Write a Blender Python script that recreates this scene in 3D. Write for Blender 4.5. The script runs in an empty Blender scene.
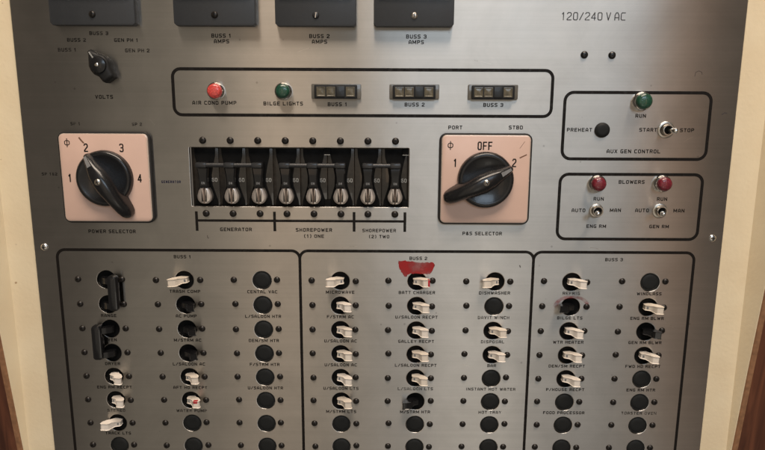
import bpy, bmesh, math, random
from mathutils import Vector, Matrix
random.seed(7)
sc = bpy.context.scene
C = sc.collection
S = 0.001                                   # everything below is in millimetres
PI = math.pi

# ------------------------------------------------------------------ materials
def new_mat(name):
    m = bpy.data.materials.new(name); m.use_nodes = True
    nt = m.node_tree
    return m, nt, nt.nodes['Principled BSDF']

def simple(name, col, rough=0.5, metal=0.0, coat=0.0, noise=0.12, scale=400.0, bump=0.0, spec=0.5):
    """plain material with a fine procedural unevenness in colour and gloss"""
    m, nt, b = new_mat(name)
    tc = nt.nodes.new('ShaderNodeTexCoord')
    n = nt.nodes.new('ShaderNodeTexNoise'); n.inputs['Scale'].default_value = scale; n.inputs['Detail'].default_value = 4
    nt.links.new(tc.outputs['Object'], n.inputs['Vector'])
    mr = nt.nodes.new('ShaderNodeMapRange')
    mr.inputs['From Min'].default_value = .3; mr.inputs['From Max'].default_value = .7
    mr.inputs['To Min'].default_value = 1 - noise; mr.inputs['To Max'].default_value = 1 + noise
    nt.links.new(n.outputs['Fac'], mr.inputs['Value'])
    mx = nt.nodes.new('ShaderNodeVectorMath'); mx.operation = 'SCALE'
    mx.inputs[0].default_value = col[:3]
    nt.links.new(mr.outputs['Result'], mx.inputs['Scale'])
    nt.links.new(mx.outputs['Vector'], b.inputs['Base Color'])
    r2 = nt.nodes.new('ShaderNodeMapRange')
    r2.inputs['From Min'].default_value = .3; r2.inputs['From Max'].default_value = .7
    r2.inputs['To Min'].default_value = max(.02, rough*.8); r2.inputs['To Max'].default_value = min(1, rough*1.2)
    n2 = nt.nodes.new('ShaderNodeTexNoise'); n2.inputs['Scale'].default_value = scale*.35; n2.inputs['Detail'].default_value = 5
    nt.links.new(tc.outputs['Object'], n2.inputs['Vector'])
    nt.links.new(n2.outputs['Fac'], r2.inputs['Value'])
    nt.links.new(r2.outputs['Result'], b.inputs['Roughness'])
    b.inputs['Metallic'].default_value = metal
    b.inputs['Coat Weight'].default_value = coat
    b.inputs['Specular IOR Level'].default_value = spec
    if bump:
        bp = nt.nodes.new('ShaderNodeBump'); bp.inputs['Strength'].default_value = bump; bp.inputs['Distance'].default_value = .0003
        nt.links.new(n.outputs['Fac'], bp.inputs['Height']); nt.links.new(bp.outputs['Normal'], b.inputs['Normal'])
    return m

def brushed_steel():
    m, nt, b = new_mat('brushed_steel')
    L = nt.links.new
    tc = nt.nodes.new('ShaderNodeTexCoord')
    mp = nt.nodes.new('ShaderNodeMapping'); mp.inputs['Scale'].default_value = (7, 1, 780)
    L(tc.outputs['Object'], mp.inputs['Vector'])
    fine = nt.nodes.new('ShaderNodeTexNoise'); fine.inputs['Scale'].default_value = 1; fine.inputs['Detail'].default_value = 1
    L(mp.outputs['Vector'], fine.inputs['Vector'])
    mp2 = nt.nodes.new('ShaderNodeMapping'); mp2.inputs['Scale'].default_value = (3, 1, 240)
    L(tc.outputs['Object'], mp2.inputs['Vector'])
    med = nt.nodes.new('ShaderNodeTexNoise'); med.inputs['Scale'].default_value = 1; med.inputs['Detail'].default_value = 1
    L(mp2.outputs['Vector'], med.inputs['Vector'])
    smu = nt.nodes.new('ShaderNodeTexNoise'); smu.inputs['Scale'].default_value = 14; smu.inputs['Detail'].default_value = 6; smu.inputs['Roughness'].default_value = .6
    L(tc.outputs['Object'], smu.inputs['Vector'])
    add = nt.nodes.new('ShaderNodeMath'); add.operation = 'ADD'
    L(fine.outputs['Fac'], add.inputs[0]); L(med.outputs['Fac'], add.inputs[1])
    cr = nt.nodes.new('ShaderNodeMapRange')
    cr.inputs['From Min'].default_value = .7; cr.inputs['From Max'].default_value = 1.3
    cr.inputs['To Min'].default_value = .968; cr.inputs['To Max'].default_value = 1.032
    L(add.outputs[0], cr.inputs['Value'])
    sc_ = nt.nodes.new('ShaderNodeVectorMath'); sc_.operation = 'SCALE'
    sc_.inputs[0].default_value = (.445, .425, .395)
    # finger smudges, dull stains and specks of dirt on the metal
    stn = nt.nodes.new('ShaderNodeTexNoise'); stn.inputs['Scale'].default_value = 26; stn.inputs['Detail'].default_value = 7; stn.inputs['Roughness'].default_value = .65; stn.inputs['Distortion'].default_value = .6
    L(tc.outputs['Object'], stn.inputs['Vector'])
    s1 = nt.nodes.new('ShaderNodeMapRange'); s1.inputs['From Min'].default_value = .35; s1.inputs['From Max'].default_value = .68; s1.inputs['To Min'].default_value = 1.03; s1.inputs['To Max'].default_value = .90
    L(stn.outputs['Fac'], s1.inputs['Value'])
    spk = nt.nodes.new('ShaderNodeTexVoronoi'); spk.inputs['Scale'].default_value = 55; L(tc.outputs['Object'], spk.inputs['Vector'])
    s2 = nt.nodes.new('ShaderNodeMapRange'); s2.inputs['From Min'].default_value = .03; s2.inputs['From Max'].default_value = .055; s2.inputs['To Min'].default_value = .72; s2.inputs['To Max'].default_value = 1
    L(spk.outputs['Distance'], s2.inputs['Value'])
    m1 = nt.nodes.new('ShaderNodeMath'); m1.operation = 'MULTIPLY'; L(cr.outputs['Result'], m1.inputs[0]); L(s1.outputs['Result'], m1.inputs[1])
    m2 = nt.nodes.new('ShaderNodeMath'); m2.operation = 'MULTIPLY'; L(m1.outputs[0], m2.inputs[0]); L(s2.outputs['Result'], m2.inputs[1])
    L(m2.outputs[0], sc_.inputs['Scale']); L(sc_.outputs['Vector'], b.inputs['Base Color'])
    rr = nt.nodes.new('ShaderNodeMapRange')
    rr.inputs['From Min'].default_value = .3; rr.inputs['From Max'].default_value = .7
    rr.inputs['To Min'].default_value = .285; rr.inputs['To Max'].default_value = .325
    L(smu.outputs['Fac'], rr.inputs['Value']); L(rr.outputs['Result'], b.inputs['Roughness'])
    b.inputs['Metallic'].default_value = 1
    b.inputs['Anisotropic'].default_value = 1.0
    tg = nt.nodes.new('ShaderNodeTangent'); tg.direction_type = 'UV_MAP'; tg.uv_map = 'grain'
    L(tg.outputs['Tangent'], b.inputs['Tangent'])
    bp = nt.nodes.new('ShaderNodeBump'); bp.inputs['Strength'].default_value = .04; bp.inputs['Distance'].default_value = .0001
    L(add.outputs[0], bp.inputs['Height']); L(bp.outputs['Normal'], b.inputs['Normal'])
    return m

def lens(name, col, glow=0.0):
    m, nt, b = new_mat(name)
    tc = nt.nodes.new('ShaderNodeTexCoord')
    v = nt.nodes.new('ShaderNodeTexVoronoi'); v.inputs['Scale'].default_value = 900
    nt.links.new(tc.outputs['Object'], v.inputs['Vector'])
    bp = nt.nodes.new('ShaderNodeBump'); bp.inputs['Strength'].default_value = .35; bp.inputs['Distance'].default_value = .0004
    nt.links.new(v.outputs['Distance'], bp.inputs['Height']); nt.links.new(bp.outputs['Normal'], b.inputs['Normal'])
    ramp = nt.nodes.new('ShaderNodeMapRange')
    ramp.inputs['From Max'].default_value = .8; ramp.inputs['To Min'].default_value = 1.15; ramp.inputs['To Max'].default_value = .6
    nt.links.new(v.outputs['Distance'], ramp.inputs['Value'])
    vm = nt.nodes.new('ShaderNodeVectorMath'); vm.operation = 'SCALE'; vm.inputs[0].default_value = col
    nt.links.new(ramp.outputs['Result'], vm.inputs['Scale']); nt.links.new(vm.outputs['Vector'], b.inputs['Base Color'])
    b.inputs['Roughness'].default_value = .3
    b.inputs['Coat Weight'].default_value = .9; b.inputs['Coat Roughness'].default_value = .06
    if glow:
        nt.links.new(vm.outputs['Vector'], b.inputs['Emission Color']); b.inputs['Emission Strength'].default_value = glow
    return m

def wood_mat():
    m, nt, b = new_mat('varnished_wood')
    tc = nt.nodes.new('ShaderNodeTexCoord')
    mp = nt.nodes.new('ShaderNodeMapping'); mp.inputs['Scale'].default_value = (160, 160, 9)
    nt.links.new(tc.outputs['Object'], mp.inputs['Vector'])
    n = nt.nodes.new('ShaderNodeTexNoise'); n.inputs['Scale'].default_value = 1; n.inputs['Detail'].default_value = 7; n.inputs['Distortion'].default_value = .8
    nt.links.new(mp.outputs['Vector'], n.inputs['Vector'])
    cr = nt.nodes.new('ShaderNodeValToRGB')
    cr.color_ramp.elements[0].position = .3; cr.color_ramp.elements[0].color = (.055, .016, .008, 1)
    cr.color_ramp.elements[1].position = .75; cr.color_ramp.elements[1].color = (.19, .065, .030, 1)
    nt.links.new(n.outputs['Fac'], cr.inputs['Fac']); nt.links.new(cr.outputs['Color'], b.inputs['Base Color'])
    b.inputs['Roughness'].default_value = .38; b.inputs['Coat Weight'].default_value = .2
    return m

def cream_mat():
    m, nt, b = new_mat('cream_paint')
    tc = nt.nodes.new('ShaderNodeTexCoord')
    n = nt.nodes.new('ShaderNodeTexNoise'); n.inputs['Scale'].default_value = 30; n.inputs['Detail'].default_value = 8
    nt.links.new(tc.outputs['Object'], n.inputs['Vector'])
    cr = nt.nodes.new('ShaderNodeValToRGB')
    cr.color_ramp.elements[0].position = .3; cr.color_ramp.elements[0].color = (.84, .695, .47, 1)
    cr.color_ramp.elements[1].position = .7; cr.color_ramp.elements[1].color = (.90, .77, .54, 1)
    nt.links.new(n.outputs['Fac'], cr.inputs['Fac'])
    # a few small chips where the paint has come off
    v = nt.nodes.new('ShaderNodeTexNoise'); v.inputs['Scale'].default_value = 75; v.inputs['Detail'].default_value = 3
    nt.links.new(tc.outputs['Object'], v.inputs['Vector'])
    st = nt.nodes.new('ShaderNodeMapRange'); st.inputs['From Min'].default_value = .735; st.inputs['From Max'].default_value = .76
    nt.links.new(v.outputs['Fac'], st.inputs['Value'])
    mx = nt.nodes.new('ShaderNodeMix'); mx.data_type = 'RGBA'
    nt.links.new(st.outputs['Result'], mx.inputs['Factor']); nt.links.new(cr.outputs['Color'], mx.inputs['A'])
    mx.inputs['B'].default_value = (.42, .27, .14, 1)
    nt.links.new(mx.outputs['Result'], b.inputs['Base Color'])
    fb = nt.nodes.new('ShaderNodeTexNoise'); fb.inputs['Scale'].default_value = 350; fb.inputs['Detail'].default_value = 4
    nt.links.new(tc.outputs['Object'], fb.inputs['Vector'])
    bp = nt.nodes.new('ShaderNodeBump'); bp.inputs['Strength'].default_value = .25; bp.inputs['Distance'].default_value = .0006
    nt.links.new(fb.outputs['Fac'], bp.inputs['Height']); nt.links.new(bp.outputs['Normal'], b.inputs['Normal'])
    b.inputs['Roughness'].default_value = .55
    return m

def ink(name, col, cover, thin=.6, scale=140, spec=.5):
    """felt marker: the steel shows through where the ink is thin"""
    m, nt, b = new_mat(name)
    tc = nt.nodes.new('ShaderNodeTexCoord')
    n = nt.nodes.new('ShaderNodeTexNoise'); n.inputs['Scale'].default_value = scale; n.inputs['Detail'].default_value = 5; b.inputs['Specular IOR Level'].default_value = spec
    nt.links.new(tc.outputs['Object'], n.inputs['Vector'])
    mr = nt.nodes.new('ShaderNodeMapRange')
    mr.inputs['From Min'].default_value = .35; mr.inputs['From Max'].default_value = .6
    mr.inputs['To Min'].default_value = cover*thin; mr.inputs['To Max'].default_value = cover
    nt.links.new(n.outputs['Fac'], mr.inputs['Value']); nt.links.new(mr.outputs['Result'], b.inputs['Alpha'])
    b.inputs['Base Color'].default_value = (*col, 1); b.inputs['Roughness'].default_value = .45
    return m

def ivory():
    m = simple('ivory_plastic', (.86, .80, .73), .38, noise=.06, scale=350)
    nt = m.node_tree; b = nt.nodes['Principled BSDF']
    src = b.inputs['Base Color'].links[0].from_socket
    oi = nt.nodes.new('ShaderNodeObjectInfo')
    mx = nt.nodes.new('ShaderNodeMix'); mx.data_type = 'RGBA'; mx.blend_type = 'MULTIPLY'
    rp = nt.nodes.new('ShaderNodeValToRGB')
    rp.color_ramp.elements[0].color = (1.04, 1.02, 1.0, 1); rp.color_ramp.elements[1].color = (.92, .87, .79, 1)
    nt.links.new(oi.outputs['Random'], rp.inputs['Fac'])
    tc = nt.nodes.new('ShaderNodeTexCoord')
    g = nt.nodes.new('ShaderNodeTexNoise'); g.inputs['Scale'].default_value = 160; g.inputs['Detail'].default_value = 5
    g.noise_dimensions = '4D'; nt.links.new(oi.outputs['Random'], g.inputs['W'])
    nt.links.new(tc.outputs['Object'], g.inputs['Vector'])
    gr = nt.nodes.new('ShaderNodeMapRange'); gr.inputs['From Min'].default_value = .55; gr.inputs['From Max'].default_value = .75; gr.inputs['To Max'].default_value = .3
    nt.links.new(g.outputs['Fac'], gr.inputs['Value'])
    mx.inputs['Factor'].default_value = 1
    nt.links.new(src, mx.inputs['A']); nt.links.new(rp.outputs['Color'], mx.inputs['B'])
    m2 = nt.nodes.new('ShaderNodeMix'); m2.data_type = 'RGBA'; m2.inputs['B'].default_value = (.30, .24, .18, 1)
    nt.links.new(gr.outputs['Result'], m2.inputs['Factor']); nt.links.new(mx.outputs['Result'], m2.inputs['A'])
    nt.links.new(m2.outputs['Result'], b.inputs['Base Color'])
    return m

M = dict(
    steel=brushed_steel(),
    paint=ink('black_screen_ink', (.012, .010, .009), 1.0, .86, 170, .15),
    blueink=ink('blue_screen_ink', (.012, .013, .045), 1.0, .8, 200, .2),
    greyink=ink('grey_screen_ink', (.050, .050, .054), .92, .7, 200, .2),
    fade=ink('worn_screen_ink', (.014, .012, .011), .88, .42, 260, .15),
    bake=simple('glossy_black_plastic', (.008, .008, .009), .22, coat=.3, scale=600),
    knob=simple('black_knob_plastic', (.010, .010, .011), .26, coat=.2, scale=500, bump=.05),
    matte=simple('matte_black_plastic', (.014, .014, .014), .55, scale=800, bump=.1, spec=.3),
    plug=simple('black_plug_plastic', (.012, .013, .013), .60, scale=900, bump=.15, spec=.3),
    void=simple('dark_recess_plastic', (.005, .005, .005), .7, spec=.12),
    gasket=simple('black_rubber', (.012, .011, .010), .6),
    meter=simple('meter_black', (.040, .043, .047), .42, scale=700, noise=.05),
    body=simple('breaker_case', (.022, .018, .014), .18, coat=.6, scale=300, noise=.3),
    peach=simple('peach_faceplate', (.72, .50, .405), .36, noise=.07, scale=30),
    rim=simple('pale_rim', (.80, .66, .56), .25, metal=.4, noise=.04),
    white=ivory(),
    mark=simple('grey_legend', (.22, .22, .22), .5),
    pale=simple('pale_print', (.36, .36, .34), .5),
    chrome=simple('chrome', (.82, .80, .77), .16, metal=1, noise=.03),
    nickel=simple('dull_nickel', (.62, .58, .52), .28, metal=1, noise=.08),
    pad=simple('shiny_handle_pad', (.78, .71, .65), .33, metal=.85, noise=.06),
    tie=simple('grey_tie_bar', (.045, .046, .048), .28, metal=.3),
    screw=simple('black_screw', (.020, .017, .015), .30, metal=.3, scale=900),
    red_on=lens('red_lens_lit', (.72, .075, .06), .18),
    red_off=lens('red_lens_dark', (.22, .012, .028)),
    green=lens('green_lens', (.010, .085, .045)),
    clear=simple('smoky_housing', (.13, .12, .10), .25, coat=.4),
    prism=simple('frosted_prism', (.125, .108, .072), .28, coat=.4, noise=.35, scale=350, bump=.6),
    dark_prism=simple('dark_prism', (.010, .011, .011), .42, coat=.1),
    red_ink=ink('red_marker_ink', (.36, .018, .020), .96, .5, 85, .3),
    pink_ink=ink('worn_red_ink', (.42, .05, .06), .42, .15, 220, .3),
    red_paint=simple('red_paint', (.50, .02, .03), .5),
    wood=wood_mat(),
    woodedge=simple('pale_wood_edge', (.30, .15, .075), .45, noise=.25, scale=250),  # lighter brown than the board, along its inner edge
    cream=cream_mat(),
    dial=simple('meter_dial', (.78, .76, .70), .5),
    soot=simple('brown_scorch', (.20, .10, .06), .6),
    nick=simple('dark_scratch', (.06, .05, .045), .5),
)

def glass_mat():
    m, nt, b = new_mat('meter_glass')
    b.inputs['Base Color'].default_value = (1, 1, 1, 1); b.inputs['Roughness'].default_value = .03
    b.inputs['Transmission Weight'].default_value = 1; b.inputs['IOR'].default_value = 1.2
    return m
M['glass'] = glass_mat()

# ------------------------------------------------------------------ mesh helpers (x right, y into the panel, z up; the front faces -y)
def bm_new(): return bmesh.new()

def box(bm, x0, x1, y0, y1, z0, z1, bev=0.0, seg=2):
    vs = [bm.verts.new((x, y, z)) for x in (x0, x1) for y in (y0, y1) for z in (z0, z1)]
    q = [(0, 1, 3, 2), (4, 6, 7, 5), (0, 4, 5, 1), (2, 3, 7, 6), (0, 2, 6, 4), (1, 5, 7, 3)]
    fs = [bm.faces.new([vs[i] for i in f]) for f in q]
    bmesh.ops.recalc_face_normals(bm, faces=fs)
    if bev:
        es = list({e for f in fs for e in f.edges})
        bmesh.ops.bevel(bm, geom=es, offset=bev, segments=seg, affect='EDGES', profile=.5)

def lathe(bm, prof, cx=0, cz=0, n=32, mat=None):
    """prof = [(radius, y)] from front to back"""
    rings = []
    for r, y in prof:
        if r < 1e-6: rings.append([bm.verts.new((cx, y, cz))])
        else: rings.append([bm.verts.new((cx + r*math.cos(2*PI*i/n), y, cz + r*math.sin(2*PI*i/n))) for i in range(n)])
    fs = []
    for a, b in zip(rings, rings[1:]):
        for i in range(n):
            j = (i+1) % n
            if len(a) == 1 and len(b) == 1: continue
            if len(a) == 1: f = (a[0], b[j], b[i])
            elif len(b) == 1: f = (a[i], a[j], b[0])
            else: f = (a[i], a[j], b[j], b[i])
            fs.append(bm.faces.new(f))
    bmesh.ops.recalc_face_normals(bm, faces=fs)
    return [v for r in rings for v in r]

def loft(bm, rings, cap=True):
    R = [[bm.verts.new(p) for p in r] for r in rings]
    n = len(R[0]); fs = []
    for a, b in zip(R, R[1:]):
        for i in range(n):
            j = (i+1) % n
            fs.append(bm.faces.new((a[i], a[j], b[j], b[i])))
    if cap:
        fs.append(bm.faces.new(R[0])); fs.append(bm.faces.new(list(reversed(R[-1]))))
    bmesh.ops.recalc_face_normals(bm, faces=fs)
    return [v for r in R for v in r]

def inset(poly, d):
    n = len(poly); out = []
    for i in range(n):
        p0, p1, p2 = Vector(poly[i-1]), Vector(poly[i]), Vector(poly[(i+1) % n])
        a = (p1-p0).normalized(); b = (p2-p1).normalized()
        na, nb = Vector((-a.y, a.x)), Vector((-b.y, b.x))
        k = max(.35, 1 + na.dot(nb))
        out.append(tuple(p1 + (na+nb)*(d/k)))
    return out

def prism(bm, poly, yf, yb, ch=0.0):
    """poly counter-clockwise in (x, z); yf = front, yb = back; ch = chamfer of the front edge"""
    rings = [[(x, yb, z) for x, z in poly]]
    if ch:
        rings.append([(x, yf+ch, z) for x, z in poly])
        rings.append([(x, yf+ch*.3, z) for x, z in inset(poly, ch*.3)])
        rings.append([(x, yf, z) for x, z in inset(poly, ch)])
    else: rings.append([(x, yf, z) for x, z in poly])
    return loft(bm, rings)

def rrect(cx, cz, w, h, r, n=6):
    out = []
    for sx, sz, a0 in ((1, -1, -PI/2), (1, 1, 0), (-1, 1, PI/2), (-1, -1, PI)):
        for i in range(n+1):
            a = a0 + PI/2*i/n
            out.append((cx + sx*(w/2-r) + r*math.cos(a), cz + sz*(h/2-r) + r*math.sin(a)))
    return out

def circle(cx, cz, r, n=32):
    return [(cx + r*math.cos(2*PI*i/n), cz + r*math.sin(2*PI*i/n)) for i in range(n)]

def ribbon(bm, pts, w, y, closed=False):
    pts = [Vector(p) for p in pts]
    n = len(pts); L = []; R = []
    for i in range(n):
        if closed or 0 < i < n-1:
            a = (pts[i]-pts[i-1]).normalized(); b = (pts[(i+1) % n]-pts[i]).normalized()
            na, nb = Vector((-a.y, a.x)), Vector((-b.y, b.x))
            o = (na+nb) / max(.4, 1 + na.dot(nb))
            p = pts[i]
        else:
            d = (pts[1]-pts[0]) if i == 0 else (pts[-1]-pts[-2])
            d.normalize(); o = Vector((-d.y, d.x)); p = pts[i]
        L.append(p + o*w/2); R.append(p - o*w/2)
    lv = [bm.verts.new((p.x, y, p.y)) for p in L]; rv = [bm.verts.new((p.x, y, p.y)) for p in R]
    for i in range(n if closed else n-1):
        j = (i+1) % n
        bm.faces.new((rv[i], rv[j], lv[j], lv[i]))

GLY = {
 'A': [[(0,0),(0,3.9),(1.3,6),(2.7,6),(4,3.9),(4,0)], [(0,1.9),(4,1.9)]],
 'B': [[(0,0),(3.3,0),(4,.7),(4,2.4),(3.4,3.1),(4,3.8),(4,5.3),(3.3,6),(0,6)], [(0,6),(0,0)], [(0,3.1),(3.4,3.1)]],
 'C': [[(4,6),(.9,6),(0,5.1),(0,.9),(.9,0),(4,0)]],
 'D': [[(0,0),(3.1,0),(4,.9),(4,5.1),(3.1,6),(0,6)], [(0,6),(0,0)]],
 'E': [[(4,6),(0,6),(0,0),(4,0)], [(0,3),(3.5,3)]],
 'F': [[(4,6),(0,6),(0,0)], [(0,3),(3.4,3)]],
 'G': [[(4,6),(.9,6),(0,5.1),(0,.9),(.9,0),(4,0),(4,2.7),(2.3,2.7)]],
 'H': [[(0,0),(0,6)], [(4,0),(4,6)], [(0,3),(4,3)]],
 'I': [[(2,0),(2,6)]],
 'J': [[(4,6),(4,.8),(3.2,0),(.8,0),(0,.8),(0,1.8)]],
 'K': [[(0,0),(0,6)], [(4,6),(.4,3),(4,0)]],
 'L': [[(0,6),(0,0),(4,0)]],
 'M': [[(0,0),(0,6),(2.8,1.2),(5.6,6),(5.6,0)]],
 'N': [[(0,0),(0,6),(4.3,0),(4.3,6)]],
 'O': [[(.8,0),(3.2,0),(4,.8),(4,5.2),(3.2,6),(.8,6),(0,5.2),(0,.8),(.8,0)]],
 'P': [[(0,0),(0,6),(3.2,6),(4,5.2),(4,3.4),(3.2,2.6),(0,2.6)]],
 'Q': [[(.8,0),(3.2,0),(4,.8),(4,5.2),(3.2,6),(.8,6),(0,5.2),(0,.8),(.8,0)], [(2.4,1.8),(4.3,-.4)]],
 'R': [[(0,0),(0,6),(3.2,6),(4,5.2),(4,3.6),(3.2,2.8),(0,2.8)], [(2.6,2.8),(4,0)]],
 'S': [[(4,6),(.8,6),(0,5.3),(0,3.8),(.8,3.05),(3.2,3.05),(4,2.3),(4,.7),(3.2,0),(0,0)]],
 'T': [[(0,6),(4,6)], [(2,6),(2,0)]],
 'U': [[(0,6),(0,.8),(.8,0),(3.2,0),(4,.8),(4,6)]],
 'V': [[(0,6),(2,0),(4,6)]],
 'W': [[(0,6),(1.4,0),(3,4.8),(4.6,0),(6,6)]],
 'X': [[(0,0),(4,6)], [(0,6),(4,0)]],
 'Y': [[(0,6),(2,3),(4,6)], [(2,3),(2,0)]],
 'Z': [[(0,6),(4,6),(0,0),(4,0)]],
 '0': [[(.8,0),(3.2,0),(4,.8),(4,5.2),(3.2,6),(.8,6),(0,5.2),(0,.8),(.8,0)]],
 '1': [[(.9,4.8),(2.2,6),(2.2,0)]],
 '2': [[(0,5),(.8,6),(3.2,6),(4,5.2),(4,3.8),(0,.8),(0,0),(4,0)]],
 '3': [[(0,5.3),(.8,6),(3.2,6),(4,5.3),(4,3.7),(3.2,3.1),(4,2.4),(4,.7),(3.2,0),(.8,0),(0,.7)], [(1.4,3.1),(3.2,3.1)]],
 '4': [[(3,0),(3,6),(0,2),(0,1.6),(4,1.6)]],
 '5': [[(4,6),(0,6),(0,3.5),(3.2,3.5),(4,2.7),(4,.8),(3.2,0),(0,0)]],
 '6': [[(3.7,6),(.8,6),(0,5.2),(0,.8),(.8,0),(3.2,0),(4,.8),(4,2.6),(3.2,3.4),(0,3.4)]],
 '7': [[(0,6),(4,6),(1.4,0)]],
 '8': [[(.8,0),(3.2,0),(4,.7),(4,2.5),(3.3,3.1),(4,3.7),(4,5.3),(3.2,6),(.8,6),(0,5.3),(0,3.7),(.7,3.1),(0,2.5),(0,.7),(.8,0)], [(.7,3.1),(3.3,3.1)]],
 '9': [[(.2,.6),(.8,0),(3.2,0),(4,.8),(4,5.2),(3.2,6),(.8,6),(0,5.2),(0,3.6),(.8,2.8),(4,2.8)]],
 '/': [[(0,0),(3.4,6)]],
 '&': [[(4,0),(.6,4.5),(.8,5.6),(1.5,6),(2.3,6),(3,5.4),(2.8,4.4),(.3,2.4),(0,1),(.8,0),(2.6,0),(4,2.4)]],
 '(': [[(2.4,6.4),(1.3,5),(1.3,1),(2.4,-.4)]],
 ')': [[(1.6,6.4),(2.7,5),(2.7,1),(1.6,-.4)]],
 '*': [[(.9,1.2),(3.1,1.2),(4,2.1),(4,3.9),(3.1,4.8),(.9,4.8),(0,3.9),(0,2.1),(.9,1.2)], [(2,-.4),(2,6.4)]],
}
def split_acute(strokes):
    out = []
    for st in strokes:
        cur = [st[0]]
        for a, b, c in zip(st, st[1:], st[2:]):
            cur.append(b)
            if (Vector(b)-Vector(a)).normalized().dot((Vector(c)-Vector(b)).normalized()) < -.2: out.append(cur); cur = [b]
        cur.append(st[-1]); out.append(cur)
    return out
def text(bm, s, cx, cz, h, wide=.76, sw=.215, gap=.21, y=-.03, space=.55):
    """stroke lettering centred on (cx, cz); h = cap height"""
    st = h*sw; H = h - st; W = h*wide - st
    adv = []; 
    for ch in s:
        if ch == ' ': adv.append(h*space)
        else:
            gw = max(p[0] for k in GLY[ch] for p in k) if ch not in 'I1()' else 4
            if ch == 'I': gw = 1.2
            if ch in '1': gw = 3.2
            if ch in '()': gw = 2.2
            adv.append(W*gw/4 + st + h*gap)
    x = cx - (sum(adv) - h*gap)/2
    for ch, a in zip(s, adv):
        if ch != ' ':
            off = {'I': -1.4, '1': -.5, '(': -1, ')': -1}.get(ch, 0)
            for k, stroke in enumerate(split_acute(GLY[ch])):
                P = [(x + st/2 + W*(px+off)/4, cz - H/2 + H*pz/6) for px, pz in stroke]
                if len(P) == 2 or P[0] != P[-1]:      # square off the free ends
                    a0 = (Vector(P[0])-Vector(P[1])).normalized()*st*.4; b0 = (Vector(P[-1])-Vector(P[-2])).normalized()*st*.4
                    P[0] = tuple(Vector(P[0])+a0); P[-1] = tuple(Vector(P[-1])+b0)
                    ribbon(bm, P, st, y - .006*k)
                else: ribbon(bm, P[:-1], st, y - .006*k, True)
        x += a

# ------------------------------------------------------------------ object helpers
def obj(name, bm, mat, parent=None, loc=(0, 0, 0), sharp=38):
    me = bpy.data.meshes.new(name)
    bmesh.ops.scale(bm, vec=(S, S, S), verts=bm.verts)
    bm.to_mesh(me); bm.free()
    me.shade_smooth(); me.set_sharp_from_angle(angle=math.radians(sharp))
    for m in (mat if isinstance(mat, (list, tuple)) else [mat]): me.materials.append(m)
    o = bpy.data.objects.new(name, me); C.objects.link(o)
    o.location = [c*S for c in loc]
    if parent: o.parent = parent
    return o

def thing(name, label, cat, x=0, z=0, group=None, y=0):
    o = bpy.data.objects.new(name, None); C.objects.link(o)
    o.empty_display_size = .005
    o.location = (x*S, y*S, z*S)
    return tag(o, label, cat, group)

def tag(o, label, cat, group=None):
    o['label'] = label; o['category'] = cat
    if group: o['group'] = group
    return o

KIDS = {}
def copy_tree(o, x, z, label, group=None):
    def kids(p): return [c for c in C.objects if c.parent == p]
    def cp(a, par):
        b = a.copy(); C.objects.link(b); b.parent = par
        for k in kids(a): cp(k, b)
        return b
    r = cp(o, None); r.location = (x*S, 0, z*S); r['label'] = label
    if group: r['group'] = group
    return r

# ------------------------------------------------------------------ layout of the panel
PX0, PX1, PZ0, PZ1 = -255.6, 246.8, -300, 130
COLS = [-204.6, -147.0, -89.6, -31.9, 24.9, 82.4, 139.2, 196.8]
ROWZ = [-125.0 - 19.05*r for r in range(9)]
HOLE = 6.85
MX = [-128.4 + 19.5*i for i in range(8)]           # main breaker poles
AP = (-138.3, 17.8, -69.9, -27.6)                  # main breaker opening

# steel plate with real holes, made from a 2D curve and turned into a mesh
def make_plate():
    cu = bpy.data.curves.new('plate', 'CURVE'); cu.dimensions = '2D'; cu.fill_mode = 'BOTH'
    cu.extrude = .5*S; cu.bevel_depth = .5*S; cu.offset = -.5*S; cu.bevel_resolution = 2
    def loop(pts):
        sp = cu.splines.new('POLY'); sp.points.add(len(pts)-1); sp.use_cyclic_u = True
        for p, (x, z) in zip(sp.points, pts): p.co = (x*S, z*S, 0, 1)
    loop(rrect((PX0+PX1)/2, (PZ0+PZ1)/2, PX1-PX0, PZ1-PZ0, 1.5, 3))
    loop(list(reversed(rrect((AP[0]+AP[1])/2, (AP[2]+AP[3])/2, AP[1]-AP[0], AP[3]-AP[2], .6, 2))))
    for c in range(8):
        for r in range(8): loop(list(reversed(circle(COLS[c], ROWZ[r], HOLE, 40))))
    co = bpy.data.objects.new('plate_curve', cu); C.objects.link(co)
    dg = bpy.context.evaluated_depsgraph_get()
    me = bpy.data.meshes.new_from_object(co.evaluated_get(dg))
    bpy.data.objects.remove(co); bpy.data.curves.remove(cu)
    for v in me.vertices: v.co = (v.co.x, -v.co.z + 1.0*S, v.co.y)
    while me.uv_layers: me.uv_layers.remove(me.uv_layers[0])
    uv = me.uv_layers.new(name='grain')
    for l in me.loops:
        p = me.vertices[l.vertex_index].co; uv.data[l.index].uv = (p.z*2 + .5, p.x*2 + .5)
    me.shade_flat()
    me.materials.clear(); me.materials.append(M['steel'])
    o = bpy.data.objects.new('control_panel', me); C.objects.link(o)
    return o
panel = tag(make_plate(), 'large brushed steel electrical panel plate with black printed captions and outlines', 'control panel')

def caption(lines, label=None, mat='paint', **kw):
    bm = bm_new()
    for s, x, z, h in lines: text(bm, s, x, z, h, **kw)
    o = obj('caption', bm, M[mat], panel)
    o['label'] = label or 'black printed lettering reading ' + ' '.join(l[0] for l in lines)
    return o

def cap1(s, x, z, h=2.7, mat='paint', **kw): return caption([(s, x, z, h)], mat=mat, **kw)

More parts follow.
